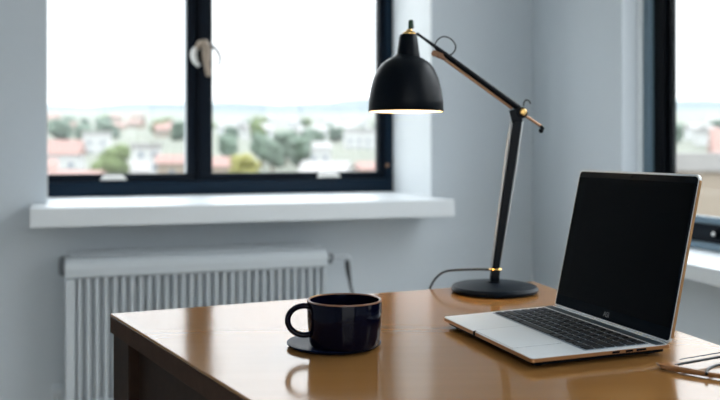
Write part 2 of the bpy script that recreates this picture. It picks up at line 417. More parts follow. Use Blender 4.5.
bm = bmesh.new(); wbox(bm, PR, ts2, T1-0.05, q0-0.002, q1, zb+0.0265, zb+0.037, 0.002)
obj('glazing_bead', bm, M['steelframe'], W2)
bm = bmesh.new(); wbox(bm, PR, ts2-0.002, T1-0.048, q0-0.003, q0-0.0045, zb+0.036, zt-0.039)
obj('pane', bm, M['glass'], sb)
tk = tR(716, q0+0.002); kz = zb+0.014
Mk = Matrix.Translation(PR(tk, q0, kz)) @ NR.to_track_quat('Z', 'Y').to_matrix().to_4x4() @ SCL
bm = bmesh.new(); lathe(bm, [(0, 0.006), (0.0062, 0.0058), (0.0075, 0.004), (0.0078, 0)], (0, 0, 0), 24, M=Mk)
kn = obj('lock_knob', bm, M['black'], W2)
bm = bmesh.new(); lathe(bm, [(0, 0.0085), (0.0022, 0.008), (0.003, 0.0061)], (0, 0, 0), 16, M=Mk)
obj('lock_pin', bm, M['pale_metal'], kn)
bm = bmesh.new()
SP2 = 0.0774
wbox(bm, PR, tR(622, 0)-0.012, T1+0.01, 0.0005, SP2, SILL2-0.020, SILL2, 0.0015)
wbox(bm, PR, T0+0.0005, T1-0.0005, 0.004, REC2-0.02, SILL2-0.020, SILL2-0.0002)
obj('window_sill', bm, M['sill'], W2)
bm = bmesh.new()
a = tR(635.5, -0.022)
wbox(bm, PR, T0+0.0004, T0+0.005, -0.026, REC2+0.0005, SILL2+0.0005, WTOP-0.0005, 0.001)
obj('window_trim', bm, M['spacer'], W2)

# ------------------------------------------------------------------ radiator under window 1
RP0, RP1 = 0.030, 0.090
RT, RBt = CAM_Z-0.169, 0.59
ra, rb = sB(327, RP1), sB(65, RP1)
RAD = thing('radiator', PB((ra+rb)/2, 0.03, RBt), 'white ribbed panel radiator on the wall below the window', 'radiator')
bm = bmesh.new()                                  # rolled top band and face band
prof = [(RP0+0.004, RT-0.006), (RP0+0.012, RT-0.001), (RP1-0.014, RT-0.0015), (RP1-0.006, RT-0.004), (RP1-0.0015, RT-0.010), (RP1, RT-0.018), (RP1, RT-0.031), (RP1-0.004, RT-0.034), (RP0+0.004, RT-0.034)]
prism(bm, [PB(ra, p, z) for p, z in prof], [PB(rb, p, z) for p, z in prof], 0.0)
obj('top_cover', bm, M['rad'], RAD, angle=50)
bm = bmesh.new()                                  # fluted panel
n = 30; fa, fb = sB(323, RP1)+0.0005, sB(75.5, RP1); step = (fb-fa)/n
loop = []
for i in range(n):
    for d, p in ((0.0, -0.015), (0.22, -0.015), (0.38, -0.001), (0.74, -0.001), (0.90, -0.015)): loop.append((fa+(i+d)*step, RP1-0.001+p))
loop += [(fb, RP1-0.0165), (fb, RP1-0.022), (fa, RP1-0.022)]
prism(bm, [PB(s, p, RBt+0.010) for s, p in loop], [PB(s, p, RT-0.0345) for s, p in loop])
obj('ribbed_panel', bm, M['rad'], RAD, smooth=False)
bm = bmesh.new(); wbox(bm, PB, fb+0.0005, rb, RP0+0.004, RP1-0.001, RBt, RT-0.0345, 0.004); wbox(bm, PB, ra, fa-0.0005, RP0+0.004, RP1-0.001, RBt, RT-0.0345, 0.003)
wbox(bm, PB, fa, fb, RP0+0.004, RP1-0.002, RBt-0.002, RBt+0.0095, 0.003); wbox(bm, PB, fa, fb, RP0+0.004, RP1-0.024, RBt+0.01, RT-0.035)
obj('side_frame', bm, M['rad'], RAD)
bm = bmesh.new()
for i in range(5): wbox(bm, PB, ra+0.01, rb-0.01, RP0+0.012+i*0.006, RP0+0.014+i*0.006, RT-0.0012, RT+0.0012)
wbox(bm, PB, ra+0.004, rb-0.004, RP0-0.006, RP0+0.004, RT-0.03, RT+0.0035, 0.002)
obj('top_grille', bm, M['rad'], RAD)
ax = UB.to_track_quat('Z', 'Y').to_matrix().to_4x4()
bm = bmesh.new(); zc_ = RT-0.016
lathe(bm, [(0, 0.009), (0.012, 0.0085), (0.0155, 0.005), (0.0155, 0)], (0, 0, 0), 24, M=Matrix.Translation(PB(rb+0.0005, RP0+0.034, zc_)) @ ax @ SCL)
obj('end_plug', bm, M['radgrey'], RAD)
bm = bmesh.new()
lathe(bm, [(0, 0.018), (0.009, 0.018), (0.010, 0.014), (0.010, 0.002), (0.007, 0)], (0, 0, 0), 20, M=Matrix.Translation(PB(rb+0.0005, RP0+0.03, 0.612)) @ ax @ SCL)
lathe(bm, [(0.0, 0.02), (0.0065, 0.02), (0.0065, -0.09), (0, -0.09)], PB(rb+0.010, RP0+0.03, 0.60), 16, M=SCL)
obj('lower_valve', bm, M['rad'], RAD)
vd = PB(ra, RP0+0.034, 0).y
vl = thing('thermostat_valve', PB(ra, RP0+0.03, RT-0.02), None, None); vl.parent = RAD; vl.location = PB(ra, RP0+0.03, RT-0.02)-RAD.location
def VB(px, py, p=RP0+0.03): return HB(px, py, p)
bm = bmesh.new(); tube(bm, [PB(ra-0.0005, RP0+0.03, ZU(VB(330, 257.5).z)), VB(336, 257.5), VB(346.5, 256.8), VB(349, 258.5), VB(349.2, 261)], [RS*r for r in (0.0046, 0.0042, 0.0042, 0.0042, 0.004)], smooth=True, k=4)
obj('pipe', bm, M['rad'], vl)
bm = bmesh.new(); tube(bm, [VB(329.5, 257.5), VB(332.2, 257.5)], 0.0075*RS); tube(bm, [VB(330.4, 259), VB(330.2, 263.5)], 0.0035*RS)
obj('nut', bm, M['radgrey'], vl)
bm = bmesh.new(); tube(bm, [VB(347, 260.5), VB(347.6, 266), VB(348.8, 275), VB(349.6, 279), VB(350.3, 285), VB(352.5, 293), VB(354, 303), VB(354, 340), VB(352, 420)], [RS*r for r in (0.0042, 0.0048, 0.004, 0.0034, 0.0026, 0.0024, 0.0024, 0.0024, 0.0024)], smooth=True)
obj('cable', bm, M['wire'], vl)

# ------------------------------------------------------------------ desk
A = onz(110, 313.6); B = onz(533, 281.2)
ld = Vector((0.507, -0.862, 0)); Df = A+ld*1.05; Dr = B+UR*1.28
TH = 0.0294
DESK = thing('desk', (A+Dr)/2, 'glossy orange-brown wooden desk with dark brown sides in the corner', 'desk')
DESK.location.z = 0
bm = bmesh.new(); quad_slab(bm, [A, B, Dr, Df], DESK_Z-0.004, DESK_Z, 0.0012)
obj('desktop', bm, M['desktop'], DESK)
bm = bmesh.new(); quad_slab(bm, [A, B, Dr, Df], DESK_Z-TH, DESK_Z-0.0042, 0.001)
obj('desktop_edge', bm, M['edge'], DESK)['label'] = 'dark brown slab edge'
bx_ = (B-A).normalized(); lw = 0.085
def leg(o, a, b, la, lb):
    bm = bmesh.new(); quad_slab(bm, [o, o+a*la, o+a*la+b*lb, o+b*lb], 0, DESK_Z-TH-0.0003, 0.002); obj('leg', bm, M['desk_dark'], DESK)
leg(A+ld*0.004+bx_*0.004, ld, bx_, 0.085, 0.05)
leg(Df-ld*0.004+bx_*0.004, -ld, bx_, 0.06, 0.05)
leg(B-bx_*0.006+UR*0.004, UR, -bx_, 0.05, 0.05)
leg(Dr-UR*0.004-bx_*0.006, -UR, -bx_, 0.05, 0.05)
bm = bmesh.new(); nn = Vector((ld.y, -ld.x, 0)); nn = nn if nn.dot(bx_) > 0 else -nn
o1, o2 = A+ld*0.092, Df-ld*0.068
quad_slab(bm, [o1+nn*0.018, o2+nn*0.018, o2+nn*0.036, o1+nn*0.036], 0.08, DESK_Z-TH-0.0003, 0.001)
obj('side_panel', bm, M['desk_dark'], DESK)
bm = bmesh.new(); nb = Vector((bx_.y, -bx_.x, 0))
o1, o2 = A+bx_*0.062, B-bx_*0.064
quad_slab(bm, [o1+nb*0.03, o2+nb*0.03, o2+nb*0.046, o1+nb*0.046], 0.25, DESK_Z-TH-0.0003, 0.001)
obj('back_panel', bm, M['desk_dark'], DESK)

# ------------------------------------------------------------------ desk lamp
LD = 1.573
def LP(px, py, dd=0.0): return V(px, py, LD+dd)
KX = LD/FPX
lb = onz(494.5, 292); 
LAMP = thing('desk_lamp', lb, 'black articulated desk lamp with a lit dome shade and brass joints', 'lamp')
bm = bmesh.new(); R = 0.078
lathe(bm, [(0, 0.0), (R-0.006, 0.0), (R-0.001, 0.003), (R, 0.007), (R-0.003, 0.0115), (R-0.010, 0.0135), (0.03, 0.0165), (0, 0.0175)], (lb.x, lb.y, lb.z+0.0003), 96)
obj('base', bm, M['lampbase'], LAMP)
def bar(bm, p, q, wa, wb, dp):          # tapered flat bar between two points, width across the view, depth dp
    d = (q-p).normalized(); x = d.cross(Vector((0, 1, 0))).normalized(); y = Vector((0, 1, 0))
    prism(bm, [p+x*a*wa/2+y*b*dp/2 for a, b in ((-1, -1), (1, -1), (1, 1), (-1, 1))], [q+x*a*wb/2+y*b*dp/2 for a, b in ((-1, -1), (1, -1), (1, 1), (-1, 1))], 0.0015)
bm = bmesh.new(); bar(bm, LP(494.2, 281.5), LP(495.4, 269.5), 0.0165, 0.0155, 0.014); tube(bm, [LP(494.2, 285), LP(494.2, 281)], 0.011, 20)
obj('stem_socket', bm, M['lamp'], LAMP)
bm = bmesh.new(); bar(bm, LP(495.6, 268.5), LP(517.5, 119), 0.0125, 0.0165, 0.011)
obj('stem', bm, M['lamp'], LAMP)
bm = bmesh.new(); tube(bm, [LP(491.6, 266), LP(510.8, 121)], 0.0021, 10)
obj('stem_rod', bm, M['silver_rod'], LAMP)
bm = bmesh.new(); tube(bm, [LP(501, 260, -0.001), LP(513, 190), LP(522.4, 121)], [0.0009, 0.0016, 0.0022], 10)
obj('stem_rod', bm, M['silver_rod'], LAMP)
bm = bmesh.new(); lathe(bm, [(0.0105, -0.002), (0.0122, 0), (0.0105, 0.002), (0.006, 0.0022), (0.006, -0.0022)], LP(495.4, 269.2), 32, close=True)
obj('collar', bm, M['brass'], LAMP)
# cord
bm = bmesh.new()
tube(bm, [LP(492, 269.6), LP(480, 269.3, 0.01), LP(462, 269.8, 0.03), LP(446, 271.3, 0.045), LP(437, 277, 0.05), LP(431, 286, 0.052), LP(428.5, 296, 0.052), LP(427, 330, 0.052), LP(426, 420, 0.05)], 0.0022, 10, smooth=True)
obj('cord', bm, M['wire'], LAMP)
# elbow joint
fwd = Vector((0, -1, 0)).to_track_quat('Z', 'Y').to_matrix().to_4x4()
bm = bmesh.new()
lathe(bm, [(0, 0.011), (0.0085, 0.010), (0.0105, 0.006), (0.0105, -0.006), (0.0085, -0.010), (0, -0.011)], (0, 0, 0), 28, M=Matrix.Translation(LP(521.5, 112.8)) @ fwd)
prism(bm, [LP(x, y, -0.007) for x, y in ((509, 110.5), (519, 108), (523, 121), (512, 123))], [LP(x, y, 0.007) for x, y in ((509, 110.5), (519, 108), (523, 121), (512, 123))], 0.001)
J = obj('elbow_joint', bm, M['lamp'], LAMP)
bm = bmesh.new(); lathe(bm, [(0, 0.016), (0.0045, 0.0150), (0.0065, 0.0125), (0.0068, 0.0105)], (0, 0, 0), 24, M=Matrix.Translation(LP(522, 112.3)) @ fwd)
obj('joint_cap', bm, M['brass'], J)
bm = bmesh.new(); tube(bm, [LP(523.5, 106, 0.002), LP(524.2, 102, 0.002), LP(526.5, 100, 0.002), LP(529.5, 101.3, 0.002), LP(530.4, 104, 0.002)], 0.0012, 8, smooth=True)
obj('wire_hook', bm, M['wire'], J)
# upper arm
SHD = -0.045                                        # the shade hangs a little nearer
bm = bmesh.new(); tube(bm, [LP(519, 108.5), LP(450, 58, -0.025), LP(436, 47.5, -0.032)], [0.0062, 0.0050, 0.0040], 16)
obj('upper_arm', bm, M['lamp'], LAMP)
bm = bmesh.new(); tube(bm, [LP(512, 108.3, -0.002), LP(442, 57.5, -0.027)], 0.0026, 10)
obj('arm_rod', bm, M['copper'], LAMP)
bm = bmesh.new(); tube(bm, [LP(526, 116.3), LP(541, 126.2)], 0.0026, 10)
tl = obj('tail_rod', bm, M['copper'], LAMP)
bm = bmesh.new(); tube(bm, [LP(540.5, 125.5), LP(543, 128.4), LP(541.8, 130.6)], 0.0034, 10); ball(bm, LP(541.2, 130.6), 0.0047, 3)
obj('tail_knob', bm, M['lamp'], tl)
bm = bmesh.new(); tube(bm, [LP(416.5, 33.2, SHD), LP(424, 38.5, SHD+0.003), LP(437, 48, -0.032)], [0.0026, 0.0024, 0.0034], 10)
obj('shade_link', bm, M['lamp'], LAMP)
bm = bmesh.new(); tube(bm, [LP(435, 44.6, -0.034), LP(437.5, 40, -0.036), LP(443, 36.6, -0.038), LP(450, 38.4, -0.036), LP(455, 44, -0.034), LP(455.4, 49, -0.030), LP(452.5, 53.6, -0.026), LP(449, 55, -0.024)], 0.0013, 8, smooth=True)
obj('cable_loop', bm, M['wire'], LAMP)
bm = bmesh.new()
lathe(bm, [(0, 0.007), (0.0052, 0.0065), (0.0052, -0.0065), (0, -0.007)], (0, 0, 0), 16, M=Matrix.Translation(LP(434.2, 53.5, -0.030)) @ fwd)
lathe(bm, [(0, 0.008), (0.0042, 0.0075), (0.0042, -0.0075), (0, -0.008)], (0, 0, 0), 16, M=Matrix.Translation(LP(441, 55.8, -0.028)) @ fwd)
prism(bm, [LP(x, y, -0.034) for x, y in ((433, 50), (440, 52), (447, 59.5), (444, 60.5), (433, 56))], [LP(x, y, -0.025) for x, y in ((433, 50), (440, 52), (447, 59.5), (444, 60.5), (433, 56))], 0.0008)
obj('arm_bracket', bm, M['bronze'], LAMP)
# shade
SD = LD+SHD; ks = SD/FPX
sc_ = V(405.9, 111, SD)
prof = [(9.6, 54), (12.3, 56.5), (18, 59.2), (24.5, 64), (29, 70), (32.8, 79), (35.2, 89), (37.0, 100), (37.7, 111.5)]
po = [(r*ks, (111-y)*ks) for r, y in prof]
pi_ = [((r-1.0)*ks, (111-y)*ks-0.0012) for r, y in prof]; pi_[-1] = ((37.7-1.0)*ks, po[-1][1])
bm = bmesh.new(); lathe(bm, po+[(po[-1][0]-0.0006, po[-1][1]-0.0004), ((37.7-0.7)*ks, po[-1][1])], sc_, 96)
SH = obj('lamp_shade', bm, M['lamp'], LAMP, angle=60)
bm = bmesh.new(); lathe(bm, pi_[::-1]+[(0, pi_[0][1])], sc_, 96)
obj('shade_lining', bm, M['shadein'], SH, angle=60)
cc = V(408.2, 57, SD)
bm = bmesh.new(); lathe(bm, [(0.0, 22.6*ks), (8.0*ks, 22.4*ks), (8.9*ks, 21*ks), (11.0*ks, 6*ks), (12.0*ks, -1.0*ks), (9*ks, -1.2*ks)], cc, 48)
obj('shade_cap', bm, M['lamp'], LAMP)
bm = bmesh.new(); lathe(bm, [(0, 5.2*ks), (2.8*ks, 5*ks), (3.2*ks, 3.6*ks), (5.2*ks, 2.6*ks), (6.8*ks, 1.2*ks), (6.8*ks, 0)], V(409.3, 34.4, SD), 32)
obj('cap_ring', bm, M['brass'], LAMP)
bm = bmesh.new(); lathe(bm, [(0, 9*ks), (2*ks, 8.6*ks), (2.7*ks, 7*ks), (2.9*ks, 1*ks), (2.9*ks, 0)], V(411, 28.6, SD), 24)
obj('finial', bm, M['green'], LAMP)['label'] = 'dark green finial'
bm = bmesh.new(); ball(bm, V(406.3, 92, SD), 0.021, 3); lathe(bm, [(0.0, 0.045), (0.011, 0.045), (0.013, 0.012), (0.0, 0.012)], V(406.3, 92, SD), 24)
obj('bulb', bm, M['bulb'], LAMP)

# ------------------------------------------------------------------ cup and saucer
sc2 = onz(334, 345.5)
bm = bmesh.new(); lathe(bm, [(0, 0.0003), (0.046, 0.0003), (0.057, 0.0012), (0.0612, 0.0042), (0.0615, 0.0056), (0.058, 0.0062), (0.05, 0.0052), (0, 0.0048)], sc2, 96)
tag(obj('saucer', bm, M['saucer']), 'flat dark navy saucer under the cup on the desk', 'saucer')
cz = DESK_Z+0.0053; cu = onz(344.5, 345, cz)
CUP = thing('coffee_cup', cu, 'glossy dark navy ceramic cup with brown rim on a navy saucer', 'cup')
ko = cu.y/FPX
Rb_, Rt_, Hc_ = 35.2*ko, 37.6*ko, 0.0585
bm = bmesh.new()
lathe(bm, [(0, 0.0006), (Rb_-0.006, 0.0), (Rb_-0.002, 0.0015), (Rb_, 0.0055), (Rb_+0.001, 0.015), (Rt_-0.0006, 0.034), (Rt_, Hc_-0.0012), (Rt_-0.0003, Hc_-0.0004),
           (Rt_-0.0036, Hc_-0.0004), (Rt_-0.004, Hc_-0.004), (Rt_-0.0048, 0.03), (Rb_-0.005, 0.010), (Rb_-0.012, 0.005), (0, 0.0045)], cu, 96)
obj('body', bm, M['navy'], CUP)
bm = bmesh.new()
lathe(bm, [(Rt_+0.0001, Hc_-0.0012), (Rt_-0.0002, Hc_), (Rt_-0.0018, Hc_+0.0007), (Rt_-0.0036, Hc_-0.0001), (Rt_-0.0037, Hc_-0.0008)], cu, 96)
obj('rim', bm, M['rim'], CUP)
bm = bmesh.new()
def CP(px, py): return V(px, py, cu.y-0.012)
tube(bm, [CP(304.5+16.8*math.cos(math.radians(a)), 320.3-14.6*math.sin(math.radians(a))) for a in range(56, 305, 8)], [0.0048]*32, 16, flat=0.78)
obj('handle', bm, M['navy'], CUP)

# ------------------------------------------------------------------ laptop
qx, qy, yaw, LW, LDp, LL, tilt, sk, kf = 0.3008, 1.3583, 0.2972, 0.2830, 0.2023, 0.2143, 0.2135, 0.1680, 0.9436
wv = Vector((math.sin(yaw), -math.cos(yaw), 0)); dv = Vector((math.cos(yaw+sk), math.sin(yaw+sk), 0)); d2 = Vector((math.cos(yaw), math.sin(yaw), 0))
BL = Vector((qx, qy, 0)); BR = BL+wv*LW; FL = BL-dv*LDp; FR = FL+wv*(LW*kf)
def LB(u, v): return (FL*(1-u)+FR*u)*(1-v)+(BL*(1-u)+BR*u)*v          # u across, v from the front edge to the hinge
LAP = thing('laptop', (FL+BR)/2+Vector((0, 0, DESK_Z)), 'open silver laptop with a black screen and black keys on the desk', 'laptop')
ZT = DESK_Z+0.014
def rounded(pts, r, n=5):
    o_ = []
    for i, p in enumerate(pts):
        a = (pts[i-1]-p); b = (pts[(i+1) % len(pts)]-p); ra_ = p+a.normalized()*r; rb_ = p+b.normalized()*r
        for j in range(n+1):
            t = j/n; o_.append(ra_*(1-t)**2+p*2*t*(1-t)+rb_*t*t)
    return o_
def slab(bm, pts, z0, z1, bev=0.0):
    prism(bm, [Vector((p.x, p.y, z0)) for p in pts], [Vector((p.x, p.y, z1)) for p in pts], bev, 2)
def inset(e): return [LB(e, e), LB(1-e, e), LB(1-e, 1-e), LB(e, 1-e)]
bm = bmesh.new(); slab(bm, rounded([LB(0, 0), LB(1, 0), LB(1, 1.02), LB(0, 1.02)], 0.006), ZT-0.0052, ZT-0.0012)
BASE = obj('base', bm, M['gold'], LAP); BASE['label'] = 'champagne gold edge of the base'
bm = bmesh.new(); slab(bm, rounded([LB(0.002, 0.003), LB(0.998, 0.003), LB(0.998, 1.0), LB(0.002, 1.0)], 0.006), ZT-0.0011, ZT, 0.0003)
obj('palm_rest', bm, M['silver'], LAP)
bm = bmesh.new(); slab(bm, rounded([LB(0.02, 0.03), LB(0.98, 0.03), LB(0.98, 0.99), LB(0.02, 0.99)], 0.006), DESK_Z+0.004, ZT-0.0053)
obj('underside', bm, M['black'], LAP)
for u, v in ((0.08, 0.1), (0.92, 0.1), (0.08, 0.9), (0.92, 0.9)):
    bm = bmesh.new(); p = LB(u, v); lathe(bm, [(0, 0), (0.006, 0), (0.0065, 0.004), (0, 0.0039)], (p.x, p.y, DESK_Z+0.0002), 16); obj('foot', bm, M['black'], LAP)
bm = bmesh.new(); slab(bm, rounded([LB(0.035, 0.40), LB(0.965, 0.40), LB(0.965, 0.885), LB(0.035, 0.885)], 0.003), ZT-0.0002, ZT+0.0003)
KB = obj('keyboard', bm, M['well'], LAP)
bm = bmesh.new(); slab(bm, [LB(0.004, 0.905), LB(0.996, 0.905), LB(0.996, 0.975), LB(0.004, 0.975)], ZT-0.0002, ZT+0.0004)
obj('deck_reflection', bm, M['deckreflect'], LAP)  # deck strip behind the keys, coloured dark for the screen's reflection
bm = bmesh.new(); rows = 6; cols = 15
for r in range(rows):
    va = 0.41+(0.875-0.41)*r/rows; vb = 0.41+(0.875-0.41)*(r+1)/rows; g = 0.009
    spans = [(c/cols, (c+1)/cols) for c in range(cols)]
    if r == 0: spans = [(0, .07), (.07, .14), (.14, .21), (.21, .29), (.29, .64), (.64, .72), (.72, .79), (.79, .86), (.86, .93), (.93, 1)]
    elif r in (1, 2, 3):
        o_ = (.16, .12, .10)[r-1]; e_ = (.17, .14, .10)[r-1]; k_ = 12
        spans = [(0, o_)]+[(o_+(1-o_-e_)*c/k_, o_+(1-o_-e_)*(c+1)/k_) for c in range(k_)]+[(1-e_, 1)]
    for a, b in spans:
        ua = 0.04+0.92*a+0.0055; ub = 0.04+0.92*b-0.0055
        prism(bm, [Vector((*LB(u, v).xy, ZT+0.0003)) for u, v in ((ua, va+g), (ub, va+g), (ub, vb-g), (ua, vb-g))],
              [Vector((*LB(u, v).xy, ZT+0.0016)) for u, v in ((ua+.002, va+g+.003), (ub-.002, va+g+.003), (ub-.002, vb-g-.003), (ua+.002, vb-g-.003))])
obj('keys', bm, M['key'], KB, smooth=False)
bm = bmesh.new(); slab(bm, rounded([LB(0.385, 0.015), LB(0.80, 0.015), LB(0.80, 0.375), LB(0.385, 0.375)], 0.002), ZT-0.0003, ZT+0.00012)
TP = obj('trackpad', bm, M['groove'], LAP)
bm = bmesh.new(); slab(bm, rounded([LB(0.391, 0.016), LB(0.7985, 0.016), LB(0.7985, 0.371), LB(0.391, 0.371)], 0.002), ZT+0.0001, ZT+0.0004)
obj('trackpad_surface', bm, M['deck'], TP)
bm = bmesh.new(); q = LB(0.405, 0.0); e = -dv
prism(bm, [Vector((*(q+wv*a+e*b).xy, ZT-0.005)) for a, b in ((-.003, -.004), (.003, -.004), (.003, .0008), (-.003, .0008))],
      [Vector((*(q+wv*a+e*b).xy, ZT+0.0002)) for a, b in ((-.002, -.004), (.002, -.004), (.002, .0008), (-.002, .0008))], 0.0004)
obj('front_lip', bm, M['black'], LAP)
bm = bmesh.new()
for v, a in ((0.80, 0.02), (0.70, 0.012), (0.60, 0.012)):
    q = LB(1, v); prism(bm, [Vector((*(q+wv*w_+dv*d_).xy, ZT-0.0044)) for w_, d_ in ((-.001, -a/2), (.0004, -a/2), (.0004, a/2), (-.001, a/2))],
                        [Vector((*(q+wv*w_+dv*d_).xy, ZT-0.0018)) for w_, d_ in ((-.001, -a/2), (.0004, -a/2), (.0004, a/2), (-.001, a/2))])
obj('ports', bm, M['black'], LAP)
# hinge and lid
upv = Vector((0, 0, 1))*math.cos(tilt)+d2*math.sin(tilt); nv = (d2*math.cos(tilt)-Vector((0, 0, 1))*math.sin(tilt))     # nv points to the back of the lid
HO = Vector((BL.x, BL.y, ZT+0.001))
def LS(u, v, n_): return HO+wv*(LW*u)+upv*(LL*v)+nv*n_
def lid(bm, u0, u1, v0, v1, n0, n1, r, bev=0.0):
    pts = [(u0*LW, v0*LL), (u1*LW, v0*LL), (u1*LW, v1*LL), (u0*LW, v1*LL)]
    rr = (0.001, 0.001, r, r) if not isinstance(r, tuple) else r
    loop = []
    for i, p in enumerate(pts):
        p = Vector(p); a = Vector(pts[i-1])-p; b = Vector(pts[(i+1) % 4])-p; ra_ = p+a.normalized()*rr[i]; rb_ = p+b.normalized()*rr[i]
        for j in range(7):
            t = j/6; q = ra_*(1-t)**2+p*2*t*(1-t)+rb_*t*t; loop.append(q)
    prism(bm, [HO+wv*q.x+upv*q.y+nv*n0 for q in loop], [HO+wv*q.x+upv*q.y+nv*n1 for q in loop], bev)
bm = bmesh.new(); lid(bm, 0, 1, 0.0, 1, 0.0008, 0.0046, (0.004, 0.007, 0.009, 0.009), 0.0008)
LID = obj('screen_lid', bm, M['silver'], LAP)
bm = bmesh.new(); lid(bm, 0.9985, 1.003, 0.03, 0.965, 0.0010, 0.0044, (0.0003, 0.0003, 0.0003, 0.0003), 0.0002)
obj('lid_edge_reflection', bm, M['gold'], LID)['label'] = 'right edge of the lid, coloured copper as a reflection'  # copper reflection on the silver lid's side, laid on as a coloured strip
bm = bmesh.new(); lid(bm, 0.002, 0.998, 0.002, 0.998, 0.0003, 0.0010, (0.003, 0.006, 0.008, 0.008)); 
obj('lid_rim', bm, M['rimsilver'], LID)
bm = bmesh.new(); lid(bm, 0.013, 0.9965, 0.012, 0.986, -0.0003, 0.0006, (0.002, 0.005, 0.007, 0.007))
BZ = obj('bezel', bm, M['bezel'], LID)
bm = bmesh.new(); lid(bm, 0.020, 0.982, 0.085, 0.945, -0.0006, 0.0002, (0.001, 0.001, 0.001, 0.001))
obj('display', bm, M['screen'], LID)
bm = bmesh.new(); p = LS(0.5, 0.966, -0.0006); ball(bm, p, 0.0013, 2); obj('webcam', bm, M['screen'], BZ)
cu_ = bpy.data.curves.new('logo_text', 'FONT'); cu_.body = 'ASI'; cu_.size = 0.0105; cu_.align_x = 'CENTER'; cu_.align_y = 'CENTER'; cu_.extrude = 0.0001
to = bpy.data.objects.new('logo_text', cu_); COL.objects.link(to); dg = bpy.context.evaluated_depsgraph_get()
me = bpy.data.meshes.new_from_object(to.evaluated_get(dg)); bpy.data.objects.remove(to)
bm = bmesh.new(); bm.from_mesh(me)
Rm = Matrix((wv, upv, -nv)).transposed().to_4x4(); T_ = Matrix.Translation(LS(0.5, 0.047, -0.0005)) @ Rm
for v in bm.verts: v.co = T_ @ v.co
obj('logo', bm, M['logo'], BZ, smooth=False)
bm = bmesh.new(); tube(bm, [LS(0.03, -0.010, 0.002), LS(0.97, -0.010, 0.002)], 0.0036, 14); obj('hinge', bm, M['hingelight'], LAP)

# ------------------------------------------------------------------ eyeglasses at the right edge of the desk
def GP(px, py, h=0.004):
    return onz(px, py, DESK_Z+h)
GL = thing('eyeglasses', Vector((*onz(700, 370).xy, DESK_Z)), 'pair of amber and black eyeglasses folded flat on the desk beside the laptop', 'eyeglasses')
bm = bmesh.new(); tube(bm, [GP(657, 363.6, 0.005), GP(664, 367, 0.004), GP(676, 369, 0.004), GP(692, 371.6, 0.004), GP(706, 374, 0.004), GP(730, 377.5, 0.004), GP(760, 381, 0.004)], [0.0012, 0.0028, 0.0035, 0.0034, 0.0030, 0.0028, 0.0025], 12, smooth=True)
obj('temple', bm, M['amber'], GL)['label'] = 'amber brown temple'
bm = bmesh.new()
prism(bm, [GP(657, 364, 0.004), GP(661, 366.2, 0.004), GP(678, 368, 0.004), GP(678, 362.5, 0.004)], [GP(657, 363, 0.0065), GP(661, 365, 0.0065), GP(678, 366.5, 0.0065), GP(678, 361.4, 0.0065)], 0.0006)
obj('end_piece', bm, M['amber'], GL)
bm = bmesh.new(); tube(bm, [GP(675, 365, 0.006), GP(690, 362.2, 0.006), GP(706, 359.4, 0.006), GP(722, 356.8, 0.006), GP(745, 355.5, 0.006), GP(762, 359, 0.006), GP(758, 369, 0.006), GP(735, 374.5, 0.006)], [0.0013, 0.0016, 0.0015, 0.0015, 0.0015, 0.0015, 0.0015, 0.0015], 12, smooth=True)
obj('rim', bm, M['darkrim'], GL)
bm = bmesh.new(); tube(bm, [GP(706.5, 374, 0.006), GP(707, 370.5, 0.006), GP(712, 367, 0.006), GP(720, 364.6, 0.006), GP(732, 363.5, 0.006), GP(745, 366, 0.006)], [0.0018, 0.0018, 0.0016, 0.0015, 0.0015, 0.0014], 12, smooth=True)
obj('bridge', bm, M['darkrim'], GL)
bm = bmesh.new(); tube(bm, [GP(680, 359.4, 0.0022), GP(700, 356, 0.0022), GP(722, 352.3, 0.0022), GP(750, 348.5, 0.0022)], [0.0005, 0.0006, 0.0007, 0.0007], 10, smooth=True)
obj('wire_temple', bm, M['darkrim'], GL)

# ------------------------------------------------------------------ the world outside the windows
def gz(x, y):
    d = math.hypot(x, y)
    T = [(0, -11), (100, -8.5), (150, -6.8), (250, -3.2), (400, 3), (600, 11), (900, 26), (1400, 57), (2000, 88), (2600, 96)]
    for (a, za), (b, zb) in zip(T, T[1:]):
        if d <= b: return za+(zb-za)*(d-a)/(b-a)
    return T[-1][1]
M['grass'] = mat('pale_ground', (0.09, 0.095, 0.07, 1), 0.9, var=0.35, scale=0.02)
M['hill'] = mat('hill_woods', (0.04, 0.06, 0.065, 1), 0.95, var=0.5, scale=0.012)
M['plaster'] = mat('white_plaster', (0.36, 0.36, 0.355, 1), 0.9, var=0.05, scale=0.5)
M['cream'] = mat('cream_plaster', (0.23, 0.19, 0.15, 1), 0.9, var=0.05, scale=0.5)
M['redroof'] = mat('red_roof_tiles', (0.21, 0.125, 0.108, 1), 0.85, var=0.15, scale=1.5)
M['paleroof'] = mat('pale_roof', (0.22, 0.21, 0.205, 1), 0.85, var=0.1, scale=1.5)
M['pane_far'] = mat('house_window', (0.12, 0.15, 0.18, 1), 0.2)
M['leaf'] = mat('green_leaves', (0.075, 0.10, 0.035, 1), 0.9, var=0.5, scale=0.8)
M['leafy'] = mat('yellow_green_leaves', (0.16, 0.15, 0.04, 1), 0.9, var=0.4, scale=0.8)
M['leafd'] = mat('blue_green_leaves', (0.075, 0.105, 0.075, 1), 0.9, var=0.5, scale=0.8)
M['bark'] = mat('bark', (0.12, 0.09, 0.06, 1), 0.9)

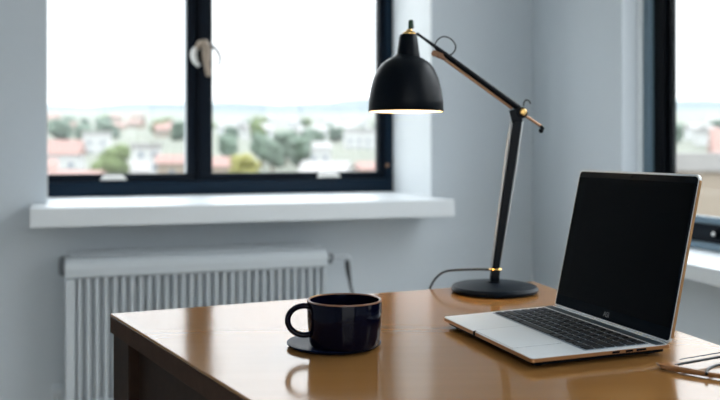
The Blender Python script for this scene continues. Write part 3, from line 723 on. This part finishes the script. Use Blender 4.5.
bm = bmesh.new(); NA, rr_ = 60, [6, 60, 100, 150, 200, 250, 320, 400, 500, 600, 750, 900, 1150, 1400, 1700, 2000]
grid = []
for r in rr_:
    row = []
    for i in range(NA+1):
        a = math.radians(-75+165*i/NA); x, y = r*math.sin(a), r*math.cos(a)
        row.append(bm.verts.new((x, y, gz(x, y)+(2.0*math.sin(x*0.013+y*0.007) if r > 300 else 0))))
    grid.append(row)
for a, b in zip(grid, grid[1:]):
    for i in range(NA): bm.faces.new((a[i], a[i+1], b[i+1], b[i]))
bmesh.ops.recalc_face_normals(bm, faces=bm.faces[:])
tag(obj('ground_outside', bm, M['grass']), 'pale valley slope of the town seen through the windows', 'ground', kind='structure')
bm = bmesh.new(); rows_ = [(1700, 0.0), (1900, 0.45), (2150, 0.85), (2400, 1.0), (2900, 0.6)]; NA = 140; grid = []
for r, h in rows_:
    row = []
    for i in range(NA+1):
        a = math.radians(-75+165*i/NA); rid = 128+9*math.sin(a*9+1)+5*math.sin(a*23)+3*math.sin(a*51+2)
        row.append(bm.verts.new((r*math.sin(a), r*math.cos(a), 55+(rid-55)*h+random.uniform(-2, 2))))
    grid.append(row)
for a, b in zip(grid, grid[1:]):
    for i in range(NA): bm.faces.new((a[i], a[i+1], b[i+1], b[i]))
bmesh.ops.recalc_face_normals(bm, faces=bm.faces[:])
tag(obj('hills', bm, M['hill']), 'long hazy blue-grey ridge of hills along the horizon', 'hills', kind='structure')

def house(px, d, wd, dp, hh, rh, wm, rm, label, group=None, yaw_=0.3, flat=False):
    x = (px-360)/FPX*d; y = d; z = gz(x, y)-0.3
    t = thing('house', (x, y, z), label, 'house', group)
    Mt = Matrix.Translation((x, y, z)) @ Matrix.Rotation(yaw_, 4, 'Z')
    bm = bmesh.new(); box(bm, -wd/2, wd/2, -dp/2, dp/2, 0, hh, 0, Mt); obj('walls', bm, wm, t, smooth=False)
    bm = bmesh.new(); e = 0.4
    if flat: box(bm, -wd/2-.2, wd/2+.2, -dp/2-.2, dp/2+.2, hh+.01, hh+rh, 0, Mt)
    else: prism(bm, [Mt @ Vector((-wd/2-e, q, h_)) for q, h_ in ((-dp/2-e, hh+.01), (0, hh+rh), (dp/2+e, hh+.01))], [Mt @ Vector((wd/2+e, q, h_)) for q, h_ in ((-dp/2-e, hh+.01), (0, hh+rh), (dp/2+e, hh+.01))])
    obj('roof', bm, rm, t, smooth=False)
    for k in range(max(1, int(wd/3.2))):
        for fl_ in range(max(1, int(hh/3.0))):
            cx = -wd/2+wd*(k+.5)/max(1, int(wd/3.2)); bm = bmesh.new()
            box(bm, cx-.5, cx+.5, -dp/2-.06, -dp/2-.005, 1.0+fl_*2.9, 2.3+fl_*2.9, 0, Mt); obj('window', bm, M['pane_far'], t, smooth=False)
    return t
P_, Cc, RR_, PR_ = M['plaster'], M['cream'], M['redroof'], M['paleroof']
house(59, 215, 11, 8, 4.2, 3.6, P_, RR_, 'white house with a pinkish red roof at the left edge of the window view', yaw_=0.1)
house(97, 290, 8.6, 8, 7.5, 1.0, P_, PR_, 'tall white house behind the round green tree', yaw_=0.2, flat=True)
house(76, 150, 12, 7, 1.8, 2.6, Cc, RR_, 'low house with a long red roof in front of the green tree', yaw_=-0.5)
house(146, 210, 6.4, 7, 6.2, 1.2, P_, PR_, 'white block house right of the green tree', yaw_=0.35, flat=True)
house(137, 165, 4.4, 5, 3.2, 2.0, Cc, PR_, 'small cream cottage right beside the green tree', yaw_=0.3)
house(166, 145, 7.2, 6, 2.3, 1.1, P_, PR_, 'low white house with a flat pale roof by the window mullion', yaw_=0.15, flat=True)
house(172, 190, 6.2, 6, 3.6, 1.9, Cc, RR_, 'cream house with a red roof behind the low white house', yaw_=0.2)
house(34, 190, 9, 7, 2.2, 2.2, Cc, RR_, 'cream red-roofed house at the lower left corner of the window', yaw_=0.4)
house(219, 175, 6, 6, 3.8, 2.0, Cc, RR_, 'peach house with a red roof left of the yellow tree', yaw_=0.2)
house(284, 160, 9, 7, 1.5, 2.0, P_, PR_, 'low white house with a pale roof right of the yellow tree', yaw_=0.1)
house(326, 182, 9.5, 7, 2.2, 2.5, P_, PR_, 'white house with a wide pale roof above the window catch', yaw_=-0.15)
house(318, 262, 7, 6, 4.5, 2, P_, PR_, 'white gabled house behind the trees in the right pane', yaw_=0.2)
house(362, 330, 13, 9, 8, 1.0, P_, PR_, 'large white flat-roofed building near the right window stile', yaw_=0.1, flat=True)
house(372, 180, 6, 6, 3.0, 1.6, Cc, RR_, 'cream house beside the right window stile', yaw_=0.2)
house(705, 60, 9, 8, 9.3, 1.2, Cc, PR_, 'large peach coloured house outside the window behind the laptop', yaw_=-0.3, flat=True)
house(770, 100, 12, 8, 9, 3, Cc, RR_, 'cream red-roofed house outside the window behind the laptop', yaw_=-0.3)

def crown(rnd, r, h):
    bm = bmesh.new()
    for k in range(16):
        a = rnd.uniform(0, 2*PI); q = rnd.uniform(0, 0.62)*r; zz = h*(0.30+0.58*rnd.random())
        ball(bm, (q*math.cos(a), q*math.sin(a), zz), r*rnd.uniform(0.32, 0.5), 2, (1, 1, 0.9), 0.16, rnd)
    ball(bm, (0, 0, h*0.55), r*0.72, 3, (1, 1, 0.85), 0.12, rnd)
    return bm
protos = {}
def tree(px, d, r, h, kind, label, group=None):
    x = (px-360)/FPX*d; z = gz(x, d)-0.2
    if kind not in protos:
        t = thing('tree', (0, 0, 0), label, 'tree', group)
        obj('crown', crown(random.Random(len(protos)+3), 3.0, 7.0), M[kind], t)
        bm = bmesh.new(); tube(bm, [(0, 0, 0), (0.1, 0, 2.0), (0, 0.1, 4.2)], [0.32, 0.24, 0.14], 10); obj('trunk', bm, M['bark'], t)
        protos[kind] = t
    else: t = copy_tree(protos[kind])
    t.location = (x, d, z); t.scale = (r/3.0, r/3.0, h/7.0); t.rotation_euler.z = random.uniform(0, 6)
    tag(t, label, 'tree')
    if group: t['group'] = group
    elif 'group' in t: del t['group']
    return t
tree(111, 158, 3.4, 8.8, 'leaf', 'round bright green tree between the houses in the left pane')
tree(244, 150, 3.5, 7.2, 'leafy', 'yellow-green tree low in the right pane beside the window mullion')
for px, d, r, h in ((272, 215, 4, 9), (286, 246, 5, 10.5), (300, 225, 4, 9), (262, 240, 4.5, 10), (314, 330, 5, 9.5), (337, 420, 6, 9), (228, 260, 4, 9)):
    tree(px, d, r, h, 'leafd', 'dark blue-green tree in the row behind the pale roofs', 'trees in the row behind the pale roofs')
rnd = random.Random(5)
taken = [(o.location.x, o.location.y, 9.0) for o in bpy.data.objects if o.get('category') in ('tree', 'house')]
def spot(a, b, d0, d1, r):
    for q in range(400):
        px = rnd.uniform(a, b); d = rnd.uniform(d0, d1); x = (px-360)/FPX*d
        if all(math.hypot(x-u, d-v) > r+w_ for u, v, w_ in taken): break
    taken.append((x, d, r)); return px, d
for k in range(34):
    px, d = spot(30, 400, 330, 800, 9)
    tree(px, d, rnd.uniform(4, 8), rnd.uniform(8, 12), 'leafd' if k % 3 else 'leaf', 'small hazy tree scattered over the far slope', 'trees on the far slope')
for k in range(20):
    px, d = spot(660, 1000, 260, 520, 9)
    tree(px, d, rnd.uniform(5, 8), rnd.uniform(9, 13), 'leafd', 'hazy tree outside the window behind the laptop', 'trees outside the window behind the laptop')
fh = None
for k in range(46):
    px, d = spot(30, 400, 360, 1050, 11) if k < 36 else spot(660, 900, 360, 1000, 11)
    x = (px-360)/FPX*d
    ty = 0 if k == 0 else 1 if k == 1 else int(px < 170 or (px > 400 and k % 2))
    if k < 2:
        h = house(px, d, 12, 9, 6, 3.2, (P_, Cc)[ty], (PR_, RR_)[ty], 'x')
        if k == 0: fa_ = h
        else: fb_ = h
    else:
        h = copy_tree((fa_, fb_)[ty]); h.location = (x, d, gz(x, d)-0.5)
        h.rotation_euler.z = rnd.uniform(-0.7, 0.7); q = rnd.uniform(0.8, 1.15); h.scale = (q, q, q)
    tag(h, ('tiny white pale-roofed house far up the hazy slope', 'tiny cream red-roofed house far up the hazy slope')[ty], 'house', 'houses far up the slope')

# haze over the valley
hz = bpy.data.materials.new('valley_haze'); hz.use_nodes = True; t = hz.node_tree; t.nodes.clear()
o_ = t.nodes.new('ShaderNodeOutputMaterial'); vsn = t.nodes.new('ShaderNodeVolumeScatter')
vsn.inputs['Color'].default_value = (0.110, 0.123, 0.133, 1); vsn.inputs['Density'].default_value = 0.0008
t.links.new(vsn.outputs[0], o_.inputs['Volume'])
bm = bmesh.new()
def fan(r, z): return [Vector((r*math.sin(math.radians(a)), r*math.cos(math.radians(a)), z)) for a in range(-75, 91, 15)]
lo0, hi0, lo1, hi1 = fan(60, -20), fan(60, 14), fan(3000, -20), fan(3000, 170)
g = [[bm.verts.new(p) for p in L_] for L_ in (lo0, hi0, hi1, lo1)]
for i in range(4):
    a, b = g[i], g[(i+1) % 4]
    for j in range(len(a)-1): bm.faces.new((a[j], a[j+1], b[j+1], b[j]))
bm.faces.new([g[i][0] for i in range(4)]); bm.faces.new([g[i][-1] for i in range(4)][::-1])
bmesh.ops.recalc_face_normals(bm, faces=bm.faces[:])
tag(obj('haze', bm, hz, smooth=False), 'thin pale haze over the valley and hills outside', 'haze', kind='stuff')
